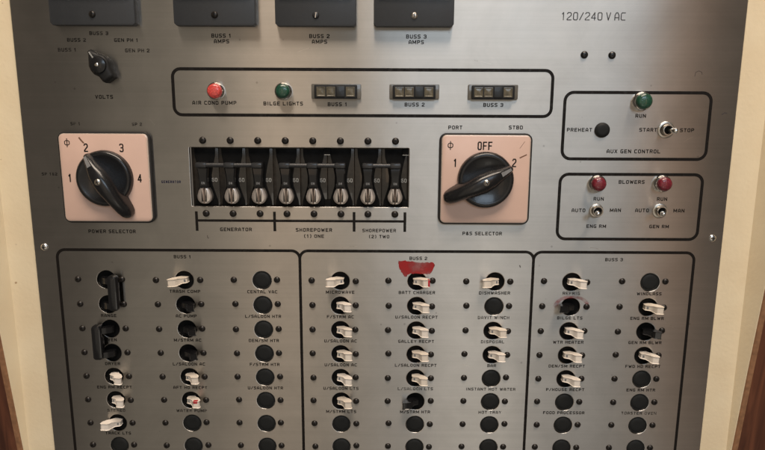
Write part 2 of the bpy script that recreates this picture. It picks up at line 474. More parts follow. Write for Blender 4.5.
# upper half
for s, x, z in (('BUSS 1', -218.9, 38.8), ('BUSS 2', -211.9, 45.4), ('BUSS 3', -196.2, 49.9), ('GEN PH 1', -177.7, 45.4), ('GEN PH 2', -170.5, 38.5)):
    cap1(s, x, z, 2.5, 'fade')
cap1('VOLTS', -195.9, 7.1)
for k, x in ((1, -112.1), (2, -44.7), (3, 21.8)):
    caption([('BUSS %d' % k, x, 48.6, 2.7), ('AMPS', x, 44.9, 2.7)])
cap1('AIR COND PUMP', -118.9, 3.4, 2.7); cap1('BILGE LIGHTS', -70.7, 3.1)
for k, x in ((1, -32.7), (2, 21.3), (3, 76.3)): cap1('BUSS %d' % k, x, 2.8)
cap1('120/240 V AC', 142.4, 62.4, 5.4, 'greyink', wide=.62, sw=.12, gap=.17, space=.28)
cap1('RUN', 180, -4.2); cap1('PREHEAT', 137.7, -14.1); cap1('START', 186, -13.9); cap1('STOP', 213.4, -14)
cap1('AUX GEN CONTROL', 176.9, -29.0, 2.8)
cap1('BLOWERS', 177.3, -50.8)
cap1('RUN', 154.6, -63.1); cap1('RUN', 200.1, -63.0)
cap1('AUTO', 140.6, -71.5); cap1('MAN', 167.2, -71.3); cap1('AUTO', 186.4, -71.3); cap1('MAN', 213, -71.4)
cap1('ENG RM', 154.2, -83.1, 2.6); cap1('GEN RM', 199.7, -83.1, 2.6)
cap1('SP 1', -217.6, -11.5, 2.2, 'fade'); cap1('SP 2', -174.2, -11.7, 2.2, 'fade'); cap1('SP 1&2', -239.2, -47.1, 2.2, 'fade')
cap1('GENERATOR', -152.5, -52.3, 1.9, 'blueink', wide=.62); cap1('POWER SELECTOR', -197.6, -88.7, 2.6)
cap1('PORT', 50.2, -12.9); cap1('STBD', 92.8, -12.7); cap1('P&S SELECTOR', 71.7, -88.9, 2.6)
cap1('GENERATOR', -107.3, -86.8)
caption([('SHOREPOWER', -50.6, -86.9, 2.7), ('(1) ONE', -50.6, -91.5, 2.6)])
caption([('SHOREPOWER', -3.2, -87.1, 2.5), ('(2) TWO', -3.2, -91.6, 2.5)])
cap1('BUSS 1', -147.4, -107.4, 2.5); cap1('BUSS 2', 25.6, -107.7, 2.5); cap1('BUSS 3', 168.9, -107.9, 2.5)

NAMES = [
 [None, 'RANGE', 'OVEN', 'DRYER', 'ENG RM RECPT', 'STEREO', 'TRACK LTS', None],
 ['TRASH COMP', 'AC PUMP', 'M/STRM AC', 'L/SALOON AC', 'AFT HD RECPT', 'WATER PUMP', None, None],
 ['CENTAL VAC', 'L/SALOON HTR', 'DEN/SM HTR', 'F/STRM HTR', 'U/SALOON HTR', None, None, None],
 ['MICROWAVE', 'F/STRM AC', 'U/SALOON AC', 'U/SALOON AC', 'U/SALOON LTS', 'M/STRM LTS', None, None],
 ['BATT CHARGER', 'U/SALOON RECPT', 'GALLEY RECPT', 'L/SALOON RECPT', 'L/SALOON LTS', 'M/STRM HTR', None, None],
 ['DISHWASHER', 'DAVIT WINCH', 'DISPOSAL', 'BAR', 'INSTANT HOT WATER', 'HOT TRAY', None, None],
 ['REFRIG', 'BILGE LTS', 'WTR HEATER', 'DEN/SM RECPT', 'P/HOUSE RECPT', 'FOOD PROCESSOR', None, None],
 ['WINDLASS', 'ENG RM BLWR', 'GEN RM BLWR', 'FWD HD RECPT', 'ENG RM HTR', 'TOASTER OVEN', None, None]]
WORN = {(5, 1), (5, 2), (5, 3), (5, 4), (5, 5), (4, 4), (6, 0), (7, 5), (0, 5), (1, 5)}
for c in range(8):
    for r in range(8):
        if NAMES[c][r]:
            cap1(NAMES[c][r], COLS[c] + (0 if c else (-.3)), ROWZ[r] - 8.75, 2.45, 'fade' if (c, r) in WORN else 'paint')

# printed outlines
def outline(name, pts, w, closed, label, y=-.03):
    bm = bm_new(); ribbon(bm, pts, w, y, closed)
    o = obj(name, bm, M['paint'], panel); o['label'] = label
outline('border_line', rrect(-15.1, 10.7, 264.2, 31.4, 5.5), 2.2, True, 'black rounded outline around the row of indicator lamps')
outline('border_line', rrect(177.3, -11.4, 102, 46.2, 6), 2.2, True, 'black rounded outline around the AUX GEN CONTROL group')
outline('border_line', rrect(177, -69, 101.8, 47.2, 6), 2.2, True, 'black rounded outline around the BLOWERS group')
for x0, x1, t in ((-239.3, -61.3, 'BUSS 1'), (-61.3, 110, 'BUSS 2'), (110, 227.4, 'BUSS 3')):
    outline('border_line', rrect((x0+x1)/2, -204.0, x1-x0 - .01, 203, 6) if False else
            [(x0, -290)] + [(x0+6-6*math.cos(a*PI/16), -108.5+6*math.sin(a*PI/16)) for a in range(9)]
            + [(x1-6+6*math.sin(a*PI/16), -108.5+6*math.cos(a*PI/16)) for a in range(9)] + [(x1, -290)],
            2.1, False, 'black rounded outline around the %s breakers' % t, {'BUSS 1': -.03, 'BUSS 2': -.036, 'BUSS 3': -.042}[t])
for k, (x0, x1, t) in enumerate(((-135.5, -79.0, 'GENERATOR'), (-79.0, -21.4, 'SHOREPOWER (1) ONE'), (-21.4, 15.4, 'SHOREPOWER (2) TWO'))):
    bm = bm_new()
    ribbon(bm, [(x0+1.0, -80.3), (x1-1.0, -80.3)], 1.8, -.03)
    ribbon(bm, [(x0, -73.6), (x0, -88)], 2.0, -.036)
    if k == 2: ribbon(bm, [(x1, -73.6), (x1, -88)], 2.0, -.036)
    o = obj('bracket_line', bm, M['paint'], panel); o['label'] = 'black bracket line over the %s lettering' % t

# marker stains and scratches on the plate
def blob(name, pts, mat, y, label, jag=.5):
    bm = bm_new(); out = []
    n = len(pts)
    for i in range(n):                               # Catmull-Rom through the points, slightly ragged
        p = [Vector(pts[(i+k) % n]) for k in (-1, 0, 1, 2)]
        for t in (0, .2, .4, .6, .8):
            q = .5*((2*p[1]) + (-p[0]+p[2])*t + (2*p[0]-5*p[1]+4*p[2]-p[3])*t*t + (-p[0]+3*p[1]-3*p[2]+p[3])*t**3)
            out.append((q.x + random.uniform(-jag, jag)*.4, q.y + random.uniform(-jag, jag)*.4))
    f = bm.faces.new([bm.verts.new((x, y, z)) for x, z in out])
    bmesh.ops.triangulate(bm, faces=[f])
    bm.normal_update()
    for f in bm.faces:
        if f.normal.y > 0: f.normal_flip()
    o = obj(name, bm, mat, panel); o['label'] = label
blob('marker_stain', [(11.0, -111.2), (12.4, -116.0), (14.8, -120.6), (16.6, -121.6), (18.4, -119.9), (22, -119.2), (27, -119.4), (32.5, -119.9), (35.4, -118.4), (37.0, -115), (37.4, -111.6), (35.6, -110.6), (30, -110.9), (24, -110.3), (17, -109.7), (12.0, -109.6)],
     M['red_ink'], -.045, 'red marker blot above the BATT CHARGER breaker', .95)
blob('marker_stain', [(126.5, -142.5), (129.5, -138.5), (133.5, -136.3), (139, -135.6), (145, -135.9), (149.5, -137.8), (152.6, -141.2), (150.8, -142.2), (147.6, -139.3), (143.6, -137.9), (138.5, -137.6), (134, -138.6), (131, -140.6), (129.2, -144.2), (127.2, -144.4)],
     M['pink_ink'], -.045, 'faded pink marker arc around the BILGE LTS breaker', .3)
def scratch(name, pts, w, mat, parent, y, label=None):
    bm = bm_new(); ribbon(bm, pts, w, y); o = obj(name, bm, M[mat], parent)
    if label: o['label'] = label
scratch('scratch', [(215.2, 22.8), (215.6, 25.6), (217.6, 26.6), (219.8, 25.8), (220.2, 24.1)], .35, 'nick', panel, -.02)
scratch('scratch', [(236.6, -3.1), (238.6, -1.9), (240.2, -2.2)], .8, 'nick', panel, -.02)
scratch('scratch', [(-128.3, -91.2), (-128.1, -93.2), (-127.2, -93.3)], .4, 'nick', panel, -.02)
for px, pz, a, l in ((-60, 38, .3, 9), (62, 33, -.2, 12), (-165, -8, -.9, 6), (212, -22, .5, 7), (-30, -100, .1, 11), (150, -99, -.15, 9), (205, -150, -.7, 16), (-118, -176, .4, 5), (60, -190, -.3, 6)):
    scratch('scratch', [(px, pz), (px+l*.5*math.cos(a), pz+l*.5*math.sin(a)+.25), (px+l*math.cos(a), pz+l*math.sin(a))], .13, 'nickel', panel, -.014)
scratch('scratch', [(100.0, -112.4), (100.6, -114.2)], .7, 'nick', panel, -.02)

# ------------------------------------------------------------------ surround: cream frame and the wooden cheeks
def yz_board(bm, x0, x1, prof):
    """closed polygon in (y, z) swept from x0 to x1"""
    loft(bm, [[(x0, y, z) for y, z in prof], [(x1, y, z) for y, z in prof]])
bm = bm_new()
LX, RX = -277.0, 268.5
ZS = [-300, -190, -80, 30, 140]
def hR(z): return max(-1.6, 0.6 + .0655*(z + 259.2))      # how far the splayed reveal comes forward of the plate
def hL(z): return max(-1.6, 1.0 + .0637*(z + 262.3))
def sweep(bm, sec):
    loft(bm, [[(x, y, z) for x, y in sec(z)] for z in ZS])
box(bm, LX+.02, PX0+6, 2.15, 14, -300, 140)          # flat strips behind the plate's edges
box(bm, PX1-6, RX-.02, 2.15, 14, -300, 140)
box(bm, PX0+6.02, PX1-6.02, 2.15, 14, 124, 140)
box(bm, PX0+6.02, PX1-6.02, 2.15, 14, -300, -292)
def reveal(base, sg, h):
    def sec(z):
        e = base + sg*.6*(h(z)+2.15)
        return [(base, 14), (base, 2.15), (e, -h(z)), (e+sg*.5, -h(z)), (e+sg*.5, 14)]
    return sec
sweep(bm, reveal(RX, 1, hR)); sweep(bm, reveal(LX, -1, hL))
tag(obj('cream_surround', bm, M['cream'], sharp=12), 'cream painted surround of the steel panel with chipped paint', 'surround')

def cheek(base, sg, h, label):
    ox, oz = base + sg*30, -80
    t = thing('wood_trim', label, 'wood trim', ox, oz, 'brown wooden trims beside the surround')
    def sec(a, b, up, ch):
        def f(z):
            e = base + sg*(.6*(h(z)+2.15)) - ox
            return [(e+sg*a, 14), (e+sg*a, -h(z)-up+ch), (e+sg*(a+ch), -h(z)-up), (e+sg*b, -h(z)-up), (e+sg*b, 14)]
        return f
    for nm, mt, q in (('edge_strip', 'woodedge', (.55, 4.6, .8, .7)), ('board', 'wood', (4.65, 66, .3, .4))):
        bm = bm_new(); f = sec(*q)
        loft(bm, [[(x, y, z-oz) for x, y in f(z)] for z in ZS])
        obj(nm, bm, M[mt], t, sharp=20)
cheek(RX, 1, hR, 'dark brown wooden trim at the right of the cream surround')
cheek(LX, -1, hL, 'dark brown wooden trim at the left of the cream surround')

# ------------------------------------------------------------------ small fixings
def dome_screw_bm(r=2.4, h=1.5, sock=.75):
    bm = bm_new()
    lathe(bm, [(0, -h*.45), (sock*.8, -h*.45), (sock, -h*.99), (sock+.25, -h*1.0), (r*.62, -h*.86), (r*.86, -h*.58), (r, -h*.12), (r, .1)], n=20)
    return bm
def cross_screw(t, r, mat, y=0, name='head'):
    bm = bm_new()
    lathe(bm, [(0, -1.1), (r*.5, -1.05), (r*.8, -.8), (r, -.3), (r, .1)], n=24)
    o = obj(name, bm, M[mat], t, (0, y, 0))
    bm = bm_new()
    ribbon(bm, [(-r*.6, -.2), (r*.6, .2)], r*.24, -1.13); ribbon(bm, [(.2, -r*.6), (-.2, r*.6)], r*.24, -1.14)
    obj('cross_slot', bm, M['void'], o)
for x, z, lb in ((-248, -100.7, 'silver cross-head screw at the left edge of the panel'), (239.2, -91.6, 'silver cross-head screw at the right edge of the panel')):
    t = thing('panel_screw', lb, 'screw', x, z, 'silver screws fixing the panel')
    cross_screw(t, 2.6, 'chrome')
for x, z, lb in ((137.8, 37.0, 'left one of two black dome buttons under the 120/240 V AC lettering'), (156.9, 36.8, 'right one of two black dome buttons under the 120/240 V AC lettering')):
    tag(obj('dome_plug', dome_screw_bm(2.6, 1.7, .5), M['bake'], None, (x, 0, z)), lb, 'plug', 'black dome plugs')

# ------------------------------------------------------------------ meters along the top
def meter(x, w, label, pinmat):
    t = thing('panel_meter', label, 'meter', x, 54.4, 'black meters along the top of the panel')
    h = 58; c = 1.6
    bm = bm_new()
    prism(bm, [(-w/2+c, 0), (w/2-c, 0), (w/2, c), (w/2, h-c), (w/2-c, h), (-w/2+c, h), (-w/2, h-c), (-w/2, c)], -6.5, 0, .45)
    obj('case', bm, M['meter'], t)
    bm = bm_new(); prism(bm, rrect(0, 37, w-7, 34, 1.5), -7.0, -6.3, .2); obj('dial', bm, M['dial'], t)
    bm = bm_new()
    ribbon(bm, [(-19+38*i/20, 40 + 9*math.sin(PI*i/20)) for i in range(21)], .5, -7.03)
    for i in range(11):
        a = PI*(.15+.7*i/10); ribbon(bm, [(-19*math.cos(a), 40+9*math.sin(a)-.2), (-21*math.cos(a), 41.2+10*math.sin(a))], .4, -7.036)
    ribbon(bm, [(0, 24), (-14, 45)], .5, -7.05)
    obj('needle', bm, M['paint'], t)
    bm = bm_new(); prism(bm, rrect(0, 37, w-5, 36, 1.5), -8.6, -7.2, .3); obj('glass', bm, M['glass'], t)
    bm = bm_new(); lathe(bm, [(0, -1.3), (1.2, -1.2), (2.0, -.8), (2.4, 0)], n=24)
    o = obj('adjuster_screw', bm, M[pinmat], t, (.2, -6.45, 7.0))
    bm = bm_new(); ribbon(bm, [(-.25, -1.7), (.25, 1.7)], .55, -1.34); obj('slot', bm, M['void' if pinmat != 'tie' else 'chrome'], o)
meter(-197.0, 57.5, 'black voltage meter at the top left above the VOLTS knob', 'screw')
meter(-114.6, 55, 'black amp meter above the BUSS 1 AMPS lettering', 'screw')
meter(-46.5, 54.5, 'black amp meter above the BUSS 2 AMPS lettering', 'tie')
meter(19.7, 54, 'black amp meter above the BUSS 3 AMPS lettering', 'nickel')

# ------------------------------------------------------------------ VOLTS pointer knob
t = thing('pointer_knob', 'small black pointer knob above the VOLTS lettering', 'knob', -194.6, 28.2)
ang = math.radians(33)
def rotp(p, a=ang): return (p[0]*math.cos(a) - p[1]*math.sin(a), p[0]*math.sin(a) + p[1]*math.cos(a))
bm = bm_new()
pl = [(-3.8, -12.5), (3.8, -12.5), (5.0, -10.5), (5.2, -6.5), (7.2, -3.2), (7.6, 0), (7.0, 3.4), (5.0, 6.2), (2.6, 9.5), (1.4, 12.2), (-1.4, 12.2), (-2.6, 9.5), (-5.0, 6.2), (-7.0, 3.4), (-7.6, 0), (-7.2, -3.2), (-5.2, -6.5), (-5.0, -10.5)]
prism(bm, [rotp((p[0]*.93, p[1]*.95)) for p in pl], -8.5, 0, 2.0)
k = obj('knob_body', bm, M['matte'], t, sharp=50)
bm = bm_new(); lathe(bm, [(0, -10.4), (3.3, -10.2), (5.3, -9.4), (5.9, -8.2)], n=32); obj('cap', bm, M['knob'], k)
bm = bm_new(); lathe(bm, [(0, -11.0), (.8, -10.9), (1.2, -10.6), (1.2, -10)], n=16); obj('grub_screw', bm, M['chrome'], k)
bm = bm_new(); prism(bm, [rotp(p) for p in [(-.45, 5.5), (.45, 5.5), (.45, 10.2), (-.45, 10.2)]], -8.62, -8.4); obj('pointer_mark', bm, M['pale'], k)

# ------------------------------------------------------------------ rotary selectors
def selector(x, z, turn, label, figures):
    """turn = angle of the pointer, clockwise from straight up"""
    t = thing('rotary_selector', label, 'rotary switch', x, z, 'large rotary selectors on peach plates')
    bm = bm_new(); prism(bm, rrect(0, 0, 65.2, 65.0, 5), -3.0, 0, .5); obj('gasket', bm, M['gasket'], t)
    bm = bm_new(); prism(bm, rrect(0, 0, 61.4, 61.4, 3.0), -4.6, -2.9, .3); fp = obj('faceplate', bm, M['peach'], t)
    bm = bm_new(); prism(bm, rrect(0, 0, 62.6, 62.6, 3.6), -4.3, -2.8, .6); obj('plate_rim', bm, M['rim'], t)
    for s, fx, fz in figures:
        bm = bm_new()
        if s == '*': text(bm, s, fx, fz, 5.6, wide=.7, sw=.11, y=-4.63)
        else: text(bm, s, fx, fz, 6.0, wide=.50, sw=.15, gap=.12, y=-4.63)
        o = obj('figure', bm, M['paint'], fp)
    a = -math.radians(turn)
    def T(s_, t_, y): return (-math.sin(a)*s_ + math.cos(a)*t_, y, math.cos(a)*s_ + math.sin(a)*t_)
    bm = bm_new()
    lathe(bm, [(0, -8.4), (15.2, -8.4), (16.4, -9.2), (17.8, -9.4), (19.0, -8.8), (19.7, -7.4), (19.9, -4.5)], n=64)
    kn = obj('knob', bm, M['knob'], t)
    st = [(20.2, .8, 10.5), (19.6, 2.0, 11.5), (17, 3.1, 13.4), (10, 4.9, 16.4), (4, 6.6, 18.4), (-3, 7.2, 19.2), (-9, 6.6, 19.2), (-15, 5.6, 18.4), (-21, 5.0, 16.8), (-26, 4.6, 14.8), (-29.5, 3.9, 12.6), (-31.4, 2.6, 10.6), (-32.2, 1.0, 9.2)]
    rings = []
    for s_, hw, top in st:
        base = 5.6; R = []
        for i in range(17):
            u = PI*i/16
            cx = math.copysign(abs(math.cos(u))**.62, math.cos(u)); sy = math.sin(u)**.8
            flare = 1 + .22*(1-sy)
            R.append(T(s_, hw*cx*flare, -(base + (top-base)*sy)))
        rings.append(R)
    bm = bm_new(); loft(bm, rings); obj('grip', bm, M['knob'], kn, sharp=60)
    bm = bm_new(); lathe(bm, [(0, -1.0), (1.3, -.9), (2.1, -.2), (2.1, .8)], n=24)
    p = T(-1.5, 0, -19.0); o = obj('grip_screw', bm, M['nickel'], kn, p)
    bm = bm_new(); ribbon(bm, [(-1.3, -.5), (1.3, .5)], .5, -1.03); ribbon(bm, [(.5, -1.3), (-.5, 1.3)], .5, -1.04); obj('cross_slot', bm, M['void'], o)
    bm = bm_new()
    R = []
    for s_, hw, top in ((18.6, .9, 12.75), (14.5, 1.2, 14.75), (10.6, 1.5, 16.45)):
        R.append([T(s_, -hw, -top), T(s_, hw, -top), T(s_, hw, -top+1.2), T(s_, -hw, -top+1.2)])
    loft(bm, R); obj('pointer_mark', bm, M['mark'], kn)
    return fp
fp = selector(-197.2, -49.4, -32, 'large rotary POWER SELECTOR switch pointing at 2 on its peach plate',
     [('1', -25.2, 0), ('2', -12.2, 21.4), ('3', 12.8, 21.4), ('4', 24.2, 0), ('*', -25.2, 24.8)])
bm = bm_new()
ribbon(bm, [(-16.6, 28.6), (-15.2, 26.6), (-13.4, 24.6)], 1.1, -4.624); obj('scorch', bm, M['soot'], fp)
fp = selector(71.8, -49.2, 64, 'large rotary P&S SELECTOR switch pointing at 2 on its peach plate',
     [('1', -21.5, 11.8), ('2', 20.0, 12.0), ('OFF', -1.0, 23.8), ('*', -25.2, 24.0)])
bm = bm_new()
ribbon(bm, [(23.6, 15.4), (26, 16.6), (28.6, 17.8)], .9, -4.624); ribbon(bm, [(23.4, 22), (26.8, 27)], .25, -4.624); obj('scorch', bm, M['soot'], fp)

# ------------------------------------------------------------------ indicator lamps
def lamp(x, z, mat, label, r=6.1):
    t = thing('indicator_lamp', label, 'indicator lamp', x, z, 'round indicator lamps')
    bm = bm_new(); lathe(bm, [(r-1.6, -4.2), (r-1.0, -4.5), (r-.3, -3.7), (r, -2.2), (r, 0)], n=40); obj('bezel', bm, M['chrome'], t)
    bm = bm_new(); q = r-1.2
    lathe(bm, [(0, -8.3), (q*.5, -8.15), (q*.82, -7.7), (q*.96, -6.9), (q, -5.8), (q, -2)], n=40); obj('lens', bm, M[mat], t)
lamp(-117.0, 11.4, 'red_on', 'lit red indicator lamp above the AIR COND PUMP lettering')
lamp(-70.0, 11.4, 'green', 'dark green indicator lamp above the BILGE LIGHTS lettering')
lamp(179.4, 5.8, 'green', 'dark green indicator lamp above RUN in the AUX GEN CONTROL box', 6.6)
lamp(152.2, -51.8, 'red_off', 'unlit dark red lamp left of the BLOWERS lettering')
lamp(198.6, -51.6, 'red_off', 'unlit dark red lamp right of the BLOWERS lettering')

def bar_light(x, label):
    t = thing('bar_indicator', label, 'indicator light', x, 11.5, 'three-window bar indicators')
    bm = bm_new(); prism(bm, rrect(0, 0, 34.6, 10.2, .8), -1.6, 0, .3); obj('flange', bm, M['clear'], t)
    bm = bm_new(); prism(bm, rrect(-.2, -.2, 29.6, 9.4, .8), -4.0, -1.5, .4); obj('housing', bm, M['matte'], t)
    for i, cx in enumerate((-10.4, -3.6, 3.1, 9.9)):
        bm = bm_new(); w = 6.0; hh = 6.6
        if i == 2:
            prism(bm, rrect(cx, 0, w, hh+.9, .5), -4.6, -3.8, .3); obj('dark_window', bm, M['dark_prism'], t); continue
        # a frosted tile with a shallow pyramid pressed into it
        loft(bm, [[(cx+sx*w/2*k, y, sz*hh/2*k - .2) for sx, sz in ((-1, -1), (1, -1), (1, 1), (-1, 1))] for k, y in ((1, -3.7), (1, -4.4), (.86, -4.5), (.7, -4.25), (.12, -4.6))])
        obj('window', bm, M['prism'], t, sharp=15)
bar_light(-33.4, 'bar indicator light above BUSS 1 beside the BILGE LIGHTS lamp')
bar_light(20.9, 'bar indicator light above BUSS 2, middle of the three')
bar_light(75.6, 'bar indicator light above BUSS 3 at the right end of its row')

# PREHEAT push button
t = thing('push_button', 'round black push button right of the PREHEAT lettering', 'push button', 153.6, -14.2)
bm = bm_new(); lathe(bm, [(4.4, -1.4), (5.2, -1.0), (5.3, 0)], n=36); obj('collar', bm, M['matte'], t)
bm = bm_new(); lathe(bm, [(0, -2.0), (2.5, -2.05), (3.9, -1.9), (4.4, -1.5), (4.4, 0)], n=36); obj('button', bm, M['plug'], t)

def bat_toggle(x, z, lean, label, r):
    t = thing('toggle_switch', label, 'toggle switch', x, z, 'silver bat toggle switches')
    bm = bm_new(); lathe(bm, [(r-1.5, -1.0), (r-.4, -1.0), (r, -.7), (r, 0)], n=40); obj('washer', bm, M['nickel'], t)
    bm = bm_new()
    lathe(bm, [(2.5, -3.0), (3.1, -4.6), (3.7, -4.6), (3.9, -4.2), (3.9, -.9)], n=36); obj('bushing', bm, M['nickel'], t)
    bm = bm_new(); lathe(bm, [(0, -2.9), (2.7, -2.9)], n=24); obj('boot', bm, M['void'], t)
    d = Vector((math.sin(lean), -math.cos(lean), -.02)).normalized()
    p0 = Vector((0, -2.6, 0)); bm = bm_new()
    prof = [(0, 1.1), (4, 1.25), (8, 1.75), (10.2, 1.95), (11.4, 1.6), (12, .7)]
    u = d.cross(Vector((0, 0, 1))).normalized(); v = u.cross(d)
    loft(bm, [[tuple(p0 + d*s_ + (u*math.cos(2*PI*i/16) + v*math.sin(2*PI*i/16))*rr) for i in range(16)] for s_, rr in prof])
    obj('lever', bm, M['chrome'], t)
bat_toggle(198.4, -13.8, math.radians(6), 'silver toggle switch between the START and STOP lettering', 5.9)
bat_toggle(153.3, -71.6, math.radians(-17), 'silver toggle switch above the ENG RM lettering in the BLOWERS box', 5.0)
bat_toggle(199.1, -71.5, math.radians(-17), 'silver toggle switch above the GEN RM lettering in the BLOWERS box', 5.4)

# ------------------------------------------------------------------ main breakers in the long opening
def main_breaker(i0, n, label, ratings, notch_shade=None):
    cx = (MX[i0] + MX[i0+n-1])/2
    t = thing('main_breaker', label, 'circuit breaker', cx, -49, 'large tied main breakers')
    zo = 49
    for k in range(n):
        x = MX[i0+k] - cx
        bm = bm_new(); box(bm, x-9.72, x+9.72, 3.6, 26, -25, 25, .5); obj('breaker_case', bm, M['body'], t)
        bm = bm_new()       # hourglass-shaped raised plate, black colour standing in for the slot's shaded depth
        side = [(7.6, 20.6), (7.3, 15), (5.6, 8), (4.4, 1), (4.7, -6), (6.6, -12), (8.2, -17), (8.4, -20.6)]
        prism(bm, [(x-a, b) for a, b in side] + [(x+a, b) for a, b in reversed(side)], 3.1, 3.8, .3); obj('handle_slot', bm, M['void'], t)
        bm = bm_new()
        rings = []
        for z, hw, y0, y1 in ((11.5, 3.4, 0, 4), (10.5, 3.8, -3.5, 4), (6.5, 3.9, -5.0, 4), (1, 3.2, -4.6, 4), (-3.4, 3.1, -3.8, 4), (-6.2, 3.5, -3.2, 4), (-7.0, 3.5, -2.9, 4)):
            rings.append([(x-hw, y1, z), (x-hw, y0+.8, z), (x-hw+.8, y0, z), (x+hw-.8, y0, z), (x+hw, y0+.8, z), (x+hw, y1, z)])
        loft(bm, rings); h = obj('handle', bm, M['bake'], t)
        bm = bm_new(); box(bm, x-3.9, x+3.9, -8.4, -4.2, 7.5, 11.3, 1.1); obj('tie_clamp', bm, M['tie'], h)
        for sgn in (-1, 1):
            pl = []
            for j in range(15):
                a = -PI/2 + (PI*.56)*j/14
                pl.append((5.25*math.cos(a) if j else .22, -13.7 + 5.25*math.sin(a)))
            pl += [(4.1, -9.4), (2.7, -6.9), (.25, -6.7)]
            if sgn < 0: pl = [(-a, b) for a, b in reversed(pl)]
            bm = bm_new()
            r0 = [(x+a, 3.3, b) for a, b in pl]; r1 = [(x+a, -1.8, b) for a, b in pl]
            q = inset(pl, .8); r2 = [(x+a, -3.0 + .10*abs(a), b) for a, b in q]
            q2 = inset(pl, 1.7); r3 = [(x+a, -3.15 + .10*abs(a), b) for a, b in q2]
            loft(bm, [r0, r1, r2, r3]); obj('handle_pad', bm, M['pad'], h)
        bm = bm_new(); text(bm, 'ON', x, -3.6, 1.7, y=-4.05, wide=.6, sw=.2); obj('legend', bm, M['mark'], h)
        bm = bm_new(); text(bm, ratings[k], x+6.4, -2.0, 2.8, y=3.05, wide=.62, sw=.16, gap=.16); obj('rating', bm, M['pale'], t)
        for z in (26.3, -26.1): obj('mounting_screw', dome_screw_bm(2.55, 1.6, .7), M['screw'], t, (x, 0, z))
    x0, x1 = MX[i0]-cx, MX[i0+n-1]-cx
    bm = bm_new()
    loft(bm, [[(x, -6.3 + 1.6*math.cos(2*PI*i/16), 9.4 + 1.6*math.sin(2*PI*i/16)) for i in range(16)] for x in (x0-3.0, x1+3.0)]); obj('tie_bar', bm, M['tie'], t)
    if notch_shade is not None:
        for z in (18.9, -18.6):
            bm = bm_new(); box(bm, notch_shade-2.1, notch_shade+2.1, 1.9, 3.5, z-2.2, z+2.2, .15); o = obj('notch_shade', bm, M['void'], t)  # raised black box, painted shade for the deep gap between cases
            bm = bm_new(); box(bm, notch_shade-2.1, notch_shade+2.1, 1.6, 3.5, z-2.75, z-2.3, .05); obj('notch_edge', bm, M['pale'], o)
main_breaker(0, 3, 'three-pole tied black breaker above the GENERATOR lettering', ['60', '60', '60'])
main_breaker(3, 3, 'three-pole tied black breaker above the SHOREPOWER (1) ONE lettering', ['60', '60', '60'], 9.9)
main_breaker(6, 2, 'two-pole tied black breaker above the SHOREPOWER (2) TWO lettering', ['60', '60'], 17.1)

# ------------------------------------------------------------------ branch breakers
def body_bm():
    bm = bm_new()
    lathe(bm, [(0, 3.2), (4.0, 3.0), (6.2, 2.4), (7.9, 2.3), (7.9, 9), (0, 9)], n=36)
    return bm
def handle_bm(sgn, reach=1.0):
    """rocker seen from the front: narrow neck down in the hole, an arm rising out of it and a wider block at the end"""
    prof = [(-2.5, 4), (1.5, 4), (3.4, .4), (6.4, -2.1), (8.2, -4.9), (8.6, -7.2), (7.9, -8.0), (4.0, -7.6), (3.3, -6.9), (2.6, -4.8), (.8, -2.7), (-1.7, -1.6), (-2.5, -.9)]
    prof = [(x*(reach if x > 0 else 1), y) for x, y in prof]
    ins = inset(prof, .4)
    def wz(x): 
        k = min(1, max(0, (x - .2)/3.2)); k = k*k*(3-2*k)
        return 1.9 + .75*k
    bm = bm_new()
    ring = lambda pts, sg, d: [(sgn*a, b, sg*(wz(a)-d)) for a, b in pts]
    loft(bm, [ring(ins, -1, 0), ring(prof, -1, .4), ring(prof, 1, .4), ring(ins, 1, 0)])
    return bm
def legend_bm(sgn):
    bm = bm_new()
    # small grey legend on the neck
    loft(bm, [[(sgn*a, b, z) for a, b, z in ((-1.6, -1.62, -.9), (-1.6, -1.62, .9), (-.4, -2.15, .9), (-.4, -2.15, -.9))],
              [(sgn*a, b-.12, z) for a, b, z in ((-1.6, -1.62, -.9), (-1.6, -1.62, .9), (-.4, -2.15, .9), (-.4, -2.15, -.9))]])
    return bm
SCR = [(-20.9, .2), (11.6, .2)]
BG = 'toggle breakers in the lower panel'
def make_breaker(sgn, mat):
    t = thing('toggle_breaker', '', 'circuit breaker', 0, 0, BG)
    obj('breaker_body', body_bm(), M['void'], t)
    h = obj('handle', handle_bm(sgn, 1.0 if sgn > 0 else 1.15), M[mat], t)
    if mat == 'white': obj('legend', legend_bm(sgn), M['mark'], h)
    for x, z in SCR: obj('mounting_screw', dome_screw_bm(), M['screw'], t, (x, 0, z))
    return t
def make_blank():
    t = thing('blank_plug', '', 'plug', 0, 0, 'black blank plugs in the lower panel')
    bm = bm_new(); lathe(bm, [(0, .20), (3.5, .24), (5.6, .42), (5.85, .62), (6.1, .40), (6.45, .42), (6.72, .75), (6.72, 3)], n=40); obj('plug_disc', bm, M['plug'], t)
    for x, z in SCR: obj('mounting_screw', dome_screw_bm(), M['screw'], t, (x, 0, z))
    return t

